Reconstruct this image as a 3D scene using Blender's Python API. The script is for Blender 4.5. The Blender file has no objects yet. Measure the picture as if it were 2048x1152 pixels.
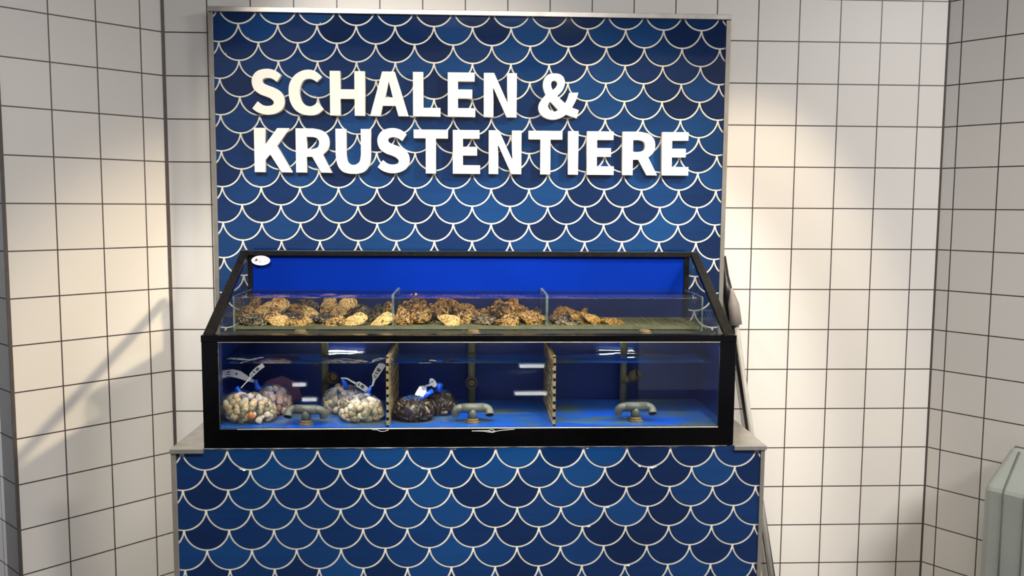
import bpy, bmesh, math, random
from mathutils import Vector, Matrix, noise
PI = math.pi
C = bpy.context.scene.collection
RND = random.Random(7)

# ------------------------------------------------------------------ helpers
def lin(c):
    c = c / 255.0
    return c / 12.92 if c <= .04045 else ((c + .055) / 1.055) ** 2.4
def rgb(r, g, b): return (lin(r), lin(g), lin(b), 1.0)

class MB:
    """collects shapes; build() links them as one mesh object"""
    def __init__(s): s.bm = bmesh.new(); s.uv = None
    def _mark(s): return set(s.bm.faces)
    def box(s, x0, x1, y0, y1, z0, z1, mat=0):
        v = [s.bm.verts.new(p) for p in ((x0,y0,z0),(x1,y0,z0),(x1,y1,z0),(x0,y1,z0),(x0,y0,z1),(x1,y0,z1),(x1,y1,z1),(x0,y1,z1))]
        fs = []
        for f in ((0,3,2,1),(4,5,6,7),(0,1,5,4),(1,2,6,5),(2,3,7,6),(3,0,4,7)):
            q = s.bm.faces.new([v[i] for i in f]); q.material_index = mat; fs.append(q)
        return fs
    def prism(s, pts, a, b, axis='x', mat=0):
        """polygon in the plane across the axis, pushed from a to b"""
        def P(t, p):
            return {'x': (t, p[0], p[1]), 'y': (p[0], t, p[1]), 'z': (p[0], p[1], t)}[axis]
        A = [s.bm.verts.new(P(a, p)) for p in pts]; B = [s.bm.verts.new(P(b, p)) for p in pts]
        n = len(pts)
        s.bm.faces.new(A).material_index = mat; s.bm.faces.new(B[::-1]).material_index = mat
        for i in range(n):
            s.bm.faces.new((A[i], B[i], B[(i+1) % n], A[(i+1) % n])).material_index = mat
    def tube(s, path, r, n=14, caps=True, smooth=True, mat=0):
        path = [Vector(p) for p in path]
        rs = r if isinstance(r, (list, tuple)) else [r] * len(path)
        rings = []; up = None
        for i, p in enumerate(path):
            t = (path[min(i+1, len(path)-1)] - path[max(i-1, 0)]).normalized()
            if up is None:
                up = Vector((0,0,1)) if abs(t.z) < .9 else Vector((1,0,0))
            u = (up - t * up.dot(t)).normalized(); w = t.cross(u); up = u
            rings.append([s.bm.verts.new(p + (u*math.cos(2*PI*k/n) + w*math.sin(2*PI*k/n)) * rs[i]) for k in range(n)])
        for a, b in zip(rings, rings[1:]):
            for k in range(n):
                f = s.bm.faces.new((a[k], a[(k+1)%n], b[(k+1)%n], b[k])); f.smooth = smooth; f.material_index = mat
        if caps:
            s.bm.faces.new(rings[0][::-1]).material_index = mat; s.bm.faces.new(rings[-1]).material_index = mat
    def lathe(s, prof, c=(0,0,0), n=24, M=None, mat=0):
        M = M or Matrix.Identity(4); c = Vector(c); rings = []
        for r, z in prof:
            rings.append([s.bm.verts.new(c + M @ Vector((r*math.cos(2*PI*k/n), r*math.sin(2*PI*k/n), z))) for k in range(n)])
        for a, b in zip(rings, rings[1:]):
            for k in range(n):
                f = s.bm.faces.new((a[k], a[(k+1)%n], b[(k+1)%n], b[k])); f.material_index = mat
    def build(s, name, mats, parent=None, bevel=0, loc=None, norm=True):
        if norm: bmesh.ops.recalc_face_normals(s.bm, faces=s.bm.faces)
        me = bpy.data.meshes.new(name); s.bm.to_mesh(me); s.bm.free()
        o = bpy.data.objects.new(name, me); C.objects.link(o)
        for m in (mats if isinstance(mats, (list, tuple)) else [mats]): me.materials.append(m)
        if parent: o.parent = parent
        if loc: o.location = loc
        if bevel:
            b = o.modifiers.new('bevel', 'BEVEL'); b.width = bevel; b.segments = 2; b.limit_method = 'ANGLE'
        return o

def tag(o, label=None, cat=None, group=None, kind=None):
    if label: o['label'] = label
    if cat: o['category'] = cat
    if group: o['group'] = group
    if kind: o['kind'] = kind
    return o
def thing(name, label, cat, loc=(0,0,0), group=None):
    o = bpy.data.objects.new(name, None); C.objects.link(o); o.location = loc; o.empty_display_size = .05
    return tag(o, label, cat, group)
def struct(o): o['kind'] = 'structure'; return o

# ------------------------------------------------------------------ materials
class NT:
    def __init__(s, name):
        s.m = bpy.data.materials.new(name); s.m.use_nodes = True; s.t = s.m.node_tree; s.t.nodes.clear()
        s.out = s.n('ShaderNodeOutputMaterial')
    def n(s, ty, **kw):
        o = s.t.nodes.new(ty)
        for k, v in kw.items():
            if hasattr(o, k) and k not in o.inputs: setattr(o, k, v)
            else: o.inputs[k].default_value = v
        return o
    def l(s, a, ao, b, bi): s.t.links.new(a.outputs[ao], b.inputs[bi])
    def surf(s, n, o=0): s.t.links.new(n.outputs[o], s.out.inputs['Surface'])
    def pbsdf(s, col=(.8,.8,.8,1), rough=.5, metal=0, **kw):
        p = s.n('ShaderNodeBsdfPrincipled'); p.inputs['Base Color'].default_value = col
        p.inputs['Roughness'].default_value = rough; p.inputs['Metallic'].default_value = metal
        for k, v in kw.items(): p.inputs[k.replace('_', ' ')].default_value = v
        s.surf(p); return p
    def ramp(s, stops, interp='LINEAR'):
        r = s.n('ShaderNodeValToRGB'); r.color_ramp.interpolation = interp; e = r.color_ramp.elements
        while len(e) < len(stops): e.new(.5)
        for q, (p, c) in zip(e, stops): q.position = p; q.color = c
        return r
    def bump(s, src, so, p, strength=.3, dist=.002):
        b = s.n('ShaderNodeBump'); b.inputs['Strength'].default_value = strength; b.inputs['Distance'].default_value = dist
        s.l(src, so, b, 'Height'); s.l(b, 'Normal', p, 'Normal'); return b

def simple(name, col, rough=.5, metal=0, nscale=0, namt=.15, bump=0, **kw):
    t = NT(name); p = t.pbsdf(col, rough, metal, **kw)
    tc = t.n('ShaderNodeTexCoord')
    if nscale:
        nz = t.n('ShaderNodeTexNoise'); nz.inputs['Scale'].default_value = nscale; nz.inputs['Detail'].default_value = 4
        t.l(tc, 'Object', nz, 'Vector')
        k = tuple(c * (1 - namt) for c in col[:3]) + (1,); h = tuple(min(1, c * (1 + namt)) for c in col[:3]) + (1,)
        r = t.ramp([(.3, k), (.7, h)]); t.l(nz, 'Fac', r, 'Fac'); t.l(r, 'Color', p, 'Base Color')
        if bump: t.bump(nz, 'Fac', p, bump, .002)
    return t.m

def tile_wall():
    t = NT('white_wall_tile'); p = t.pbsdf(rgb(230,226,219), .38)
    tc = t.n('ShaderNodeTexCoord'); mp = t.n('ShaderNodeMapping'); mp.inputs['Rotation'].default_value = (PI/2, 0, 0)
    t.l(tc, 'Object', mp, 'Vector')
    sep = t.n('ShaderNodeSeparateXYZ'); t.l(tc, 'Object', sep, 'Vector')
    cmb = t.n('ShaderNodeCombineXYZ'); t.l(sep, 'X', cmb, 'X'); t.l(sep, 'Z', cmb, 'Y')
    b = t.n('ShaderNodeTexBrick'); b.offset = 0; b.squash = 1
    b.inputs['Scale'].default_value = 1; b.inputs['Brick Width'].default_value = .15; b.inputs['Row Height'].default_value = .15
    b.inputs['Mortar Size'].default_value = .0021; b.inputs['Mortar Smooth'].default_value = .05; b.inputs['Bias'].default_value = 0
    b.inputs['Color1'].default_value = rgb(230,226,218); b.inputs['Color2'].default_value = rgb(225,221,214)
    b.inputs['Mortar'].default_value = rgb(66,56,54)
    t.l(cmb, 'Vector', b, 'Vector'); t.l(b, 'Color', p, 'Base Color')
    inv = t.n('ShaderNodeMath', operation='SUBTRACT'); inv.inputs[0].default_value = 1; t.l(b, 'Fac', inv, 1)
    t.bump(inv, 0, p, .6, .002)
    return t.m

def glaze():
    t = NT('blue_scale_glaze'); p = t.pbsdf((.01,.05,.2,1), .09); p.inputs['Coat Weight'].default_value = .2; p.inputs['Coat Roughness'].default_value = .04
    a = t.n('ShaderNodeAttribute', attribute_name='tint'); tc = t.n('ShaderNodeTexCoord')
    mp = t.n('ShaderNodeMapping'); mp.inputs['Scale'].default_value = (3, 3, 40); t.l(tc, 'Object', mp, 'Vector')
    nz = t.n('ShaderNodeTexNoise'); nz.inputs['Scale'].default_value = 2; nz.inputs['Detail'].default_value = 3; t.l(mp, 'Vector', nz, 'Vector')
    ad = t.n('ShaderNodeMath', operation='MULTIPLY_ADD'); ad.inputs[1].default_value = .35; ad.inputs[2].default_value = -.175
    t.l(nz, 'Fac', ad, 0)
    sm = t.n('ShaderNodeMath', operation='ADD'); t.l(a, 'Fac', sm, 0); t.l(ad, 0, sm, 1)
    r = t.ramp([(0, rgb(7,29,66)), (.5, rgb(9,40,85)), (1, rgb(15,58,109))]); t.l(sm, 0, r, 'Fac'); t.l(r, 'Color', p, 'Base Color')
    n2 = t.n('ShaderNodeTexNoise'); n2.inputs['Scale'].default_value = 28; t.l(tc, 'Object', n2, 'Vector')
    t.bump(n2, 'Fac', p, .06, .003)
    return t.m

def glass(name, tint, ior=1.45, refl=1.0):
    t = NT(name); tr = t.n('ShaderNodeBsdfTransparent'); tr.inputs['Color'].default_value = tint
    gl = t.n('ShaderNodeBsdfGlossy'); gl.inputs['Roughness'].default_value = .015
    fr = t.n('ShaderNodeFresnel'); ge = t.n('ShaderNodeNewGeometry')     # the same reflectance from either side of the sheet
    io = t.n('ShaderNodeMath', operation='MULTIPLY_ADD'); io.inputs[1].default_value = 1/ior - ior; io.inputs[2].default_value = ior
    t.l(ge, 'Backfacing', io, 0); t.l(io, 0, fr, 'IOR')
    ml = t.n('ShaderNodeMath', operation='MULTIPLY'); ml.inputs[1].default_value = refl; t.l(fr, 0, ml, 0)
    mx = t.n('ShaderNodeMixShader'); t.l(ml, 0, mx, 'Fac'); t.l(tr, 0, mx, 1); t.l(gl, 0, mx, 2); t.surf(mx); return t.m

def water_top():
    t = NT('water_surface'); g = t.n('ShaderNodeBsdfGlass'); g.inputs['IOR'].default_value = 1.33; g.inputs['Roughness'].default_value = 0
    t.surf(g); return t.m

def oyster_mat(name, stops):
    t = NT(name); p = t.pbsdf((.5,.4,.2,1), .33); tc = t.n('ShaderNodeTexCoord')
    oi = t.n('ShaderNodeObjectInfo')
    ad = t.n('ShaderNodeVectorMath', operation='ADD'); t.l(tc, 'Object', ad, 0)
    sc = t.n('ShaderNodeVectorMath', operation='SCALE'); t.l(oi, 'Location', sc, 0); sc.inputs['Scale'].default_value = 9; t.l(sc, 0, ad, 1)
    n1 = t.n('ShaderNodeTexNoise'); n1.inputs['Scale'].default_value = 4.2; n1.inputs['Detail'].default_value = 4; n1.inputs['Roughness'].default_value = .55; n1.inputs['Distortion'].default_value = 1.6
    t.l(ad, 0, n1, 'Vector')
    r = t.ramp(stops); t.l(n1, 'Fac', r, 'Fac')
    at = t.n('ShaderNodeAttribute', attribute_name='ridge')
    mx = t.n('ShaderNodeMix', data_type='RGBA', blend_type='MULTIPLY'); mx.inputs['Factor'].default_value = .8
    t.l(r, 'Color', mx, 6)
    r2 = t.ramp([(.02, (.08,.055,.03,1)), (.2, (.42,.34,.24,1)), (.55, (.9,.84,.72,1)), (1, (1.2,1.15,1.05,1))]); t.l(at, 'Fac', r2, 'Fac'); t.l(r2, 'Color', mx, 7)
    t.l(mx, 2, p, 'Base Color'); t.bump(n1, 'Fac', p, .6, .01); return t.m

def clam_mat():
    t = NT('clam_shell'); p = t.pbsdf((.6,.5,.4,1), .35); oi = t.n('ShaderNodeObjectInfo'); tc = t.n('ShaderNodeTexCoord')
    r = t.ramp([(0, rgb(205,192,168)), (.18, rgb(168,150,116)), (.34, rgb(226,212,186)), (.5, rgb(128,116,90)), (.62, rgb(214,186,138)), (.76, rgb(104,94,74)), (.9, rgb(188,156,108))], 'CONSTANT')
    t.l(oi, 'Random', r, 'Fac')
    nz = t.n('ShaderNodeTexNoise'); nz.inputs['Scale'].default_value = 130; nz.inputs['Detail'].default_value = 3
    mp = t.n('ShaderNodeMapping'); mp.inputs['Scale'].default_value = (1, .35, 1); t.l(tc, 'Object', mp, 'Vector'); t.l(mp, 'Vector', nz, 'Vector')
    r2 = t.ramp([(.35, (.45,.42,.4,1)), (.6, (1.1,1.08,1.05,1))]); t.l(nz, 'Fac', r2, 'Fac')
    mx = t.n('ShaderNodeMix', data_type='RGBA', blend_type='MULTIPLY'); mx.inputs['Factor'].default_value = .75
    t.l(r, 'Color', mx, 6); t.l(r2, 'Color', mx, 7); t.l(mx, 2, p, 'Base Color'); return t.m

def mussel_mat():
    t = NT('mussel_shell'); p = t.pbsdf((.02,.02,.02,1), .3); oi = t.n('ShaderNodeObjectInfo')
    r = t.ramp([(0, rgb(34,28,26)), (.35, rgb(52,40,32)), (.6, rgb(24,24,30)), (.8, rgb(72,58,42)), (.95, rgb(150,135,105))], 'CONSTANT')
    t.l(oi, 'Random', r, 'Fac'); t.l(r, 'Color', p, 'Base Color'); return t.m

def net_mat(name, col, dens=.32, top=rgb(60,120,220), reach=.2):
    """open netting; the strands are blue where the net is gathered at the tie"""
    t = NT(name); tr = t.n('ShaderNodeBsdfTransparent'); p = t.pbsdf(col, .35)
    tc = t.n('ShaderNodeTexCoord'); mp = t.n('ShaderNodeMapping'); mp.inputs['Rotation'].default_value = (0, 0, PI/4)
    mp.inputs['Scale'].default_value = (70, 70, 1); t.l(tc, 'UV', mp, 'Vector')
    b = t.n('ShaderNodeTexBrick'); b.offset = 0; b.inputs['Scale'].default_value = 1; b.inputs['Brick Width'].default_value = 1; b.inputs['Row Height'].default_value = 1
    b.inputs['Mortar Size'].default_value = dens * .25; b.inputs['Mortar Smooth'].default_value = 0; t.l(mp, 'Vector', b, 'Vector')
    sep = t.n('ShaderNodeSeparateXYZ'); t.l(tc, 'UV', sep, 'Vector'); r = t.ramp([(reach*.6, top), (reach, col)]); t.l(sep, 'Y', r, 'Fac'); t.l(r, 'Color', p, 'Base Color')
    mx = t.n('ShaderNodeMixShader'); t.l(b, 'Fac', mx, 'Fac'); t.l(tr, 0, mx, 1); t.l(p, 0, mx, 2); t.surf(mx); return t.m

def film_mat(name, col, fac):
    t = NT(name); tr = t.n('ShaderNodeBsdfTransparent'); p = t.pbsdf(col, .4)
    tc = t.n('ShaderNodeTexCoord'); nz = t.n('ShaderNodeTexNoise'); nz.inputs['Scale'].default_value = 45; t.l(tc, 'Object', nz, 'Vector')
    r = t.ramp([(.3, (fac*.5,)*3+(1,)), (.7, (min(1, fac*1.4),)*3+(1,))]); t.l(nz, 'Fac', r, 'Fac')
    mx = t.n('ShaderNodeMixShader'); t.l(r, 'Color', mx, 'Fac'); t.l(tr, 0, mx, 1); t.l(p, 0, mx, 2); t.surf(mx); return t.m

def tag_mat(name, ink, sc, thr):
    """printed plastic strip: white with an ink pattern across its middle"""
    t = NT(name); p = t.pbsdf(rgb(235,236,236), .35); tc = t.n('ShaderNodeTexCoord')
    mp = t.n('ShaderNodeMapping'); mp.inputs['Scale'].default_value = sc; t.l(tc, 'UV', mp, 'Vector')
    nz = t.n('ShaderNodeTexNoise'); nz.inputs['Scale'].default_value = 1; nz.inputs['Detail'].default_value = 0; t.l(mp, 'Vector', nz, 'Vector')
    r = t.ramp([(thr, (0,0,0,1)), (thr + .02, (1,1,1,1))]); t.l(nz, 'Fac', r, 'Fac')
    sep = t.n('ShaderNodeSeparateXYZ'); t.l(tc, 'UV', sep, 'Vector')
    band = t.n('ShaderNodeMath', operation='COMPARE'); band.inputs[1].default_value = .5; band.inputs[2].default_value = .3; t.l(sep, 'Y', band, 0)
    bx = t.n('ShaderNodeMath', operation='COMPARE'); bx.inputs[1].default_value = .66; bx.inputs[2].default_value = .2; t.l(sep, 'X', bx, 0)
    m = t.n('ShaderNodeMath', operation='MULTIPLY'); t.l(band, 0, m, 0); t.l(r, 'Color', m, 1)
    m2 = t.n('ShaderNodeMath', operation='MULTIPLY'); t.l(m, 0, m2, 0); t.l(bx, 0, m2, 1)
    mx = t.n('ShaderNodeMix', data_type='RGBA'); mx.inputs[6].default_value = rgb(235,236,236); mx.inputs[7].default_value = ink
    t.l(m2, 0, mx, 'Factor'); t.l(mx, 2, p, 'Base Color'); return t.m

def blue_floor():
    t = NT('blue_tank_floor'); p = t.pbsdf(rgb(24,92,205), .4); tc = t.n('ShaderNodeTexCoord')
    mp = t.n('ShaderNodeMapping'); mp.inputs['Scale'].default_value = (1, 2.2, 1); t.l(tc, 'Object', mp, 'Vector')
    nz = t.n('ShaderNodeTexNoise'); nz.inputs['Scale'].default_value = 6; nz.inputs['Detail'].default_value = 5; nz.inputs['Distortion'].default_value = .8
    t.l(mp, 'Vector', nz, 'Vector')
    r = t.ramp([(.36, rgb(10,78,205)), (.5, rgb(36,88,165)), (.62, rgb(84,100,108))]); t.l(nz, 'Fac', r, 'Fac'); t.l(r, 'Color', p, 'Base Color'); return t.m

def divider_mat():
    t = NT('stained_divider'); p = t.pbsdf(rgb(160,140,100), .5); tc = t.n('ShaderNodeTexCoord')
    nz = t.n('ShaderNodeTexNoise'); nz.inputs['Scale'].default_value = 14; nz.inputs['Detail'].default_value = 5; t.l(tc, 'Object', nz, 'Vector')
    r = t.ramp([(.3, rgb(84,68,42)), (.5, rgb(140,120,84)), (.7, rgb(128,128,114))]); t.l(nz, 'Fac', r, 'Fac'); t.l(r, 'Color', p, 'Base Color'); return t.m

M = dict(
    wall=tile_wall(), glaze=glaze(), grout=simple('pale_grout', rgb(216,212,200), .8, nscale=60, namt=.06),
    steel=simple('brushed_steel', rgb(190,186,178), .33, .85, nscale=25, namt=.12), trim=simple('satin_metal_trim', rgb(150,146,138), .4, .6, nscale=20, namt=.1),
    darktrim=simple('dark_corner_joint', rgb(84,76,72), .5, .2, nscale=30),
    letter=simple('cream_sign_acrylic', rgb(244,240,228), .3, nscale=8, namt=.02),
    black=simple('black_gloss_plastic', (.0012,.0012,.0015,1), .14, nscale=30, namt=.3, Specular_IOR_Level=.22), blackmatte=simple('black_arm_plastic', (.006,.0057,.005,1), .3, nscale=60, namt=.5, Specular_IOR_Level=.3),
    bluepanel=simple('blue_back_panel', rgb(0,36,136), .5, nscale=4, namt=.1, Specular_IOR_Level=.05), dimblue=simple('dimmed_blue_panel', rgb(9,38,108), .4, nscale=5, namt=.25),
    darksheet=simple('dark_blue_sheet', rgb(4,24,76), .5, nscale=5, namt=.2, Specular_IOR_Level=.2),
    bluefloor=blue_floor(), glass=glass('clear_pane', (.985,.995,.99,1)), edge=film_mat('ground_pane_edge', rgb(130,150,140), .38),
    watertop=water_top(), waterside=glass('water_body', (.97,.99,.995,1), 1.12),
    silicone=simple('pale_silicone', rgb(196,190,178), .4, nscale=50), caulk=simple('smeared_silicone', rgb(190,196,200), .3, nscale=50),
    pipe=simple('grey_pipe_plastic', rgb(88,90,84), .45, nscale=16, namt=.12), pipeold=simple('algae_stained_pipe', rgb(118,116,88), .55, nscale=20, namt=.3), nut=simple('stained_nut', rgb(94,82,58), .55, nscale=30, namt=.35),
    bore=simple('dark_bore', (.01,.01,.01,1), .8, nscale=20), divider=divider_mat(), tray=simple('grey_green_tray', rgb(92,92,68), .5, nscale=24, namt=.2),
    upperfloor=simple('dull_tank_floor', rgb(34,38,32), .4, nscale=14, namt=.4),
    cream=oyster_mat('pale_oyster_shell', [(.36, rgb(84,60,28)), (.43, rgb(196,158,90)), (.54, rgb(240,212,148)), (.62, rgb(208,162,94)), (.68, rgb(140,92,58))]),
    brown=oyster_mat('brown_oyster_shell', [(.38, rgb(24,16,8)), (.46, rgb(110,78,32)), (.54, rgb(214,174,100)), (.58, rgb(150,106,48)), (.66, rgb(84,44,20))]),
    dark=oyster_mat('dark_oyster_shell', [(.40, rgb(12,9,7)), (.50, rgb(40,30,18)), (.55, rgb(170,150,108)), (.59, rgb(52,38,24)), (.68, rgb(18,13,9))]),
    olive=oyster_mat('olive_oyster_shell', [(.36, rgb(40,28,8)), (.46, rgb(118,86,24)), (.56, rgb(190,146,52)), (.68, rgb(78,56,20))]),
    clam=clam_mat(), orange=simple('orange_clam_shell', rgb(176,104,44), .4, nscale=120, namt=.35), mussel=mussel_mat(),
    netclear=net_mat('clear_net', rgb(190,190,180), .10), netblue=net_mat('blue_topped_net', rgb(170,185,205), .12, reach=.24), netpink=net_mat('purple_net', rgb(140,74,112), .22), netdark=net_mat('brown_net', rgb(60,44,40), .25, reach=.12),
    tie=simple('blue_tie_plastic', rgb(20,80,215), .3, nscale=60, namt=.3), purplefilm=film_mat('loose_purple_net', rgb(84,30,70), .42),
    fishprint=tag_mat('white_tag_purple_print', rgb(70,60,170), (5, 3, 1), .56), barcode=tag_mat('white_tag_black_print', rgb(40,40,44), (46, .6, 1), .5),
    stickerwhite=simple('white_sticker', rgb(240,238,232), .35, nscale=30, namt=.02), stickerink=simple('brown_ink', rgb(62,42,34), .6, nscale=30), stickergrey=simple('grey_ink', rgb(150,138,140), .6, nscale=30),
    greygrip=simple('grey_rubber_grip', rgb(140,132,126), .55, nscale=30, namt=.08), greypole=simple('grey_painted_pole', rgb(168,166,160), .4, nscale=20, namt=.08), blackpole=simple('black_pole_paint', (.008,.008,.008,1), .35, nscale=30),
    bin=simple('pale_grey_moulded_plastic', rgb(172,177,168), .5, nscale=12, namt=.04), groove=simple('grey_groove', rgb(112,114,108), .6, nscale=12),
    floor=simple('grey_floor', rgb(84,82,80), .5, nscale=5), ceiling=simple('grey_ceiling', rgb(130,130,130), .8, nscale=5, namt=.03), lampmetal=simple('white_lamp_housing', rgb(230,230,228), .5, nscale=10, namt=.02),
)
def emit(name, col, s):
    t = NT(name); e = t.n('ShaderNodeEmission'); e.inputs['Color'].default_value = col; e.inputs['Strength'].default_value = s; t.surf(e); return t.m

M['led'] = emit('cool_white_lamp', (1, .96, .88, 1), 27); M['tube'] = emit('white_tube', (.93, .97, 1, 1), 8); M['leddim'] = emit('small_lamp', (.9, 1, .97, 1), 10)

# ------------------------------------------------------------------ the tiled corner
Z6 = 1.29698
def wall(name, origin, ang, x0, x1, thick=.12):
    """box whose front face is local y=0; local x runs along the wall; tile joints at multiples of 0.15"""
    m = MB(); m.box(x0, x1, 0, thick, -Z6, 3.05 - Z6)
    o = m.build(name, M['wall']); o.location = (origin[0], origin[1], Z6); o.rotation_euler = (0, 0, ang); return struct(o)
XL, XR = -1.08437, 1.72905
AL, AR = 0.79985, 0.93986
LX, LY = XL - math.cos(AL)*.533, -math.sin(AL)*.533            # outer corner of the left wall
wall('wall_back', (1.02817, 0), 0, (XL - 1.02817 - .03)/1.0036, (XR - 1.02817 + .03)/1.0036).scale = (1.0036, 1, 1)
wall('wall_left', (XL - math.cos(AL)*.0789, -math.sin(AL)*.0789), AL, -.4541, .0789)
m = MB(); m.box(-1.3, -.002, 0, .12, -Z6, 3.05 - Z6)
o = m.build('wall_outer_left', M['wall']); o.location = (LX, LY, Z6); o.rotation_euler = (0, 0, AL - PI/2); struct(o)
wall('wall_right', (XR + math.cos(AR)*.0498, -math.sin(AR)*.0498), -AR, -.0498, 2.6)
def corner_trim(name, x, y, w, d, mat, ang=0):
    m = MB(); m.box(-w/2, w/2, -d/2, d/2, 0, 3.05); o = m.build(name, mat); o.location = (x, y, 0); o.rotation_euler = (0, 0, ang); return struct(o)
corner_trim('trim_1', XL + .002, .001, .011, .008, M['darktrim'], AL/2)
corner_trim('trim_2', LX, LY, .009, .009, M['darktrim'], AL)
corner_trim('trim_3', XR, .002, .008, .008, M['darktrim'], -AR/2)
m = MB(); m.box(-3.2, 4.2, -5.5, 1, -.1, 0); struct(m.build('floor', M['floor']))
m = MB(); m.box(-3.2, 4.2, -5.5, 1, 3.05, 3.15); struct(m.build('ceiling', M['ceiling']))

# ------------------------------------------------------------------ fish-scale tiling
S, H, G = .1344, .0621, .0053
def scales(name, x0, x1, zlo, zhi, px, pz, y, parent, seed, lift=.0012):
    """px: x of one tile centre whose bottom is at height pz; alternate rows are offset by half a tile"""
    rnd = random.Random(seed); bm = bmesh.new(); tl = bm.loops.layers.float.new('tint')
    R_ = S/2; r = R_ - G/2; Ru = R_ + G/2
    r0 = int((zlo - pz)/H) - 3; r1 = int((zhi - pz)/H) + 3
    def outline(off):
        rr, ru = r - off, Ru + off; pts = []
        # where the own arc meets the arc of the upper right neighbour
        a0 = 0
        for k in range(2000):
            a = -PI/2 + (PI/2 + .3)*k/2000; x, z = rr*math.cos(a), rr*math.sin(a)
            if (x - R_)**2 + (z - H)**2 < ru*ru: a0 = a; break
        n = 14; arc = [(rr*math.cos(-PI - a0 + (2*a0 + PI)*k/(2*n)), rr*math.sin(-PI - a0 + (2*a0 + PI)*k/(2*n))) for k in range(2*n + 1)]
        b0 = math.atan2(arc[-1][1] - H, arc[-1][0] - R_) % (2*PI); tz = H - math.sqrt(ru*ru - R_*R_); b1 = math.atan2(tz - H, -R_) % (2*PI)
        up = [(R_ + ru*math.cos(b0 + (b1 - b0)*k/8), H + ru*math.sin(b0 + (b1 - b0)*k/8)) for k in range(1, 9)]
        return arc + up + [(-x, z) for x, z in up[-2::-1]]
    O, I = outline(0), outline(.0022)
    for row in range(r0, r1):
        cz = pz + row*H + R_; off = (row % 2)*S/2
        for c in range(int((x0 - px)/S) - 2, int((x1 - px)/S) + 2):
            cx = px + off + c*S; tint = rnd.random()**.9; tx, tz_ = rnd.gauss(0, .006), rnd.gauss(0, .006)
            V = [bm.verts.new((cx + p[0], y + lift*1.25, cz + p[1])) for p in O]
            W = [bm.verts.new((cx + p[0], y - lift + p[0]*tx + p[1]*tz_, cz + p[1])) for p in I]
            n = len(V); fs = [bm.faces.new(W)]
            for k in range(n):
                f = bm.faces.new((V[k], V[(k+1) % n], W[(k+1) % n], W[k])); fs.append(f)
            for f in fs:
                f.smooth = False
                for lp in f.loops: lp[tl] = tint
    for co, no in (((x0,0,0),(-1,0,0)), ((x1,0,0),(1,0,0)), ((0,0,zlo),(0,0,-1)), ((0,0,zhi),(0,0,1))):
        bmesh.ops.bisect_plane(bm, geom=bm.verts[:] + bm.edges[:] + bm.faces[:], plane_co=co, plane_no=no, clear_outer=True)
    for f in bm.faces:
        if f.normal.y > 0: f.normal_flip()
    for v in bm.verts: v.co.y += .0
    me = bpy.data.meshes.new(name); bm.to_mesh(me); bm.free()
    o = bpy.data.objects.new(name, me); C.objects.link(o); me.materials.append(M['glaze']); o.parent = parent; return o

# sign panel
panel = thing('tiled_partition', 'tall blue fish-scale tiled partition with metal edging behind the tank', 'partition')
m = MB(); m.box(-.905, .908, -.0595, -.001, .871, 2.256); m.build('backing', M['grout'], panel)
scales('scale_tiles', -.8915, .8935, .871, 2.2555, -.80618, 2.2185 - 10*H, -.0615, panel, 3)
m = MB(); m.box(-.9065, .9095, -.074, -.001, 2.2555, 2.2725); m.build('top_trim', M['steel'], panel, .001)
for a, b in ((-.9065, -.8905), (.8935, .9095)):
    m = MB(); m.box(a, b, -.066, -.001, .871, 2.2553); m.build('side_trim', M['trim'], panel, .001)

# counter
counter = thing('tiled_counter', 'blue fish-scale tiled counter with steel top carrying the tank', 'counter')
YC = -.58
m = MB(); m.box(-.893, .8975, YC + .003, -.002, 0, .8575); m.build('body', M['grout'], counter)
scales('scale_tiles', -.884, .8905, .0, .8685, -.7332 + S/2, .8036, YC, counter, 11, .0004)
for a, b in ((-.8985, -.8838), (.8905, .9032)):
    m = MB(); m.box(a, b, YC - .006, YC + .03, 0, .857); m.build('corner_trim', M['trim'], counter, .001)
m = MB(); m.box(-.900, .9065, YC + .004, -.002, .858, .870)
m.build('countertop', M['steel'], counter, .0015)
for a, b in ((-.9002, -.8015), (.8055, .9067)):
    m = MB(); m.box(a, b, YC - .012, YC + .0035, .8565, .8702); m.build('front_lip', M['steel'], counter, .001)
m = MB(); pts = []
k = -.80
while k < .805:
    pts.append((k, YC - .001, .8698 + RND.uniform(-.0012, .0008))); k += .022
m.tube(pts, [.0018 + RND.random()*.001 for _ in pts], 6); m.build('silicone_joint', M['silicone'], counter)

# ------------------------------------------------------------------ raised letters
def crom(P, closed=False, n=6):
    """smooth curve through points; a point marked with a third value is a sharp corner"""
    out = []; N = len(P)
    rng = range(N if closed else N - 1)
    for i in rng:
        p1, p2 = P[i], P[(i+1) % N]
        if len(p1) > 2 and len(p2) > 2: out.append(p1[:2]); continue
        p0 = P[(i-1) % N] if len(p1) == 2 else p1; p3 = P[(i+2) % N] if len(p2) == 2 else p2
        for k in range(n):
            t = k/n
            out.append(tuple(.5*((2*p1[j]) + (-p0[j]+p2[j])*t + (2*p0[j]-5*p1[j]+4*p2[j]-p3[j])*t*t + (-p0[j]+3*p1[j]-3*p2[j]+p3[j])*t**3) for j in (0, 1)))
    return out
def U(P, x0, base, cap): return [tuple([(p[0]-x0)/cap, (base-p[1])/cap] + list(p[2:])) for p in P]
c_ = 1
GL = {}
GL['H'] = [[(0,0),(0,1),(.237,1),(.237,.59),(.556,.59),(.556,1),(.793,1),(.793,0),(.556,0),(.556,.375),(.237,.375),(.237,0)]]
GL['K'] = [[(0,0),(0,1),(.243,1),(.243,.615),(.525,1),(.79,1),(.505,.605),(.865,0),(.61,0),(.36,.40),(.243,.28),(.243,0)]]
GL['L'] = [[(0,0),(0,1),(.233,1),(.233,.195),(.625,.195),(.625,0)]]
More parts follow.
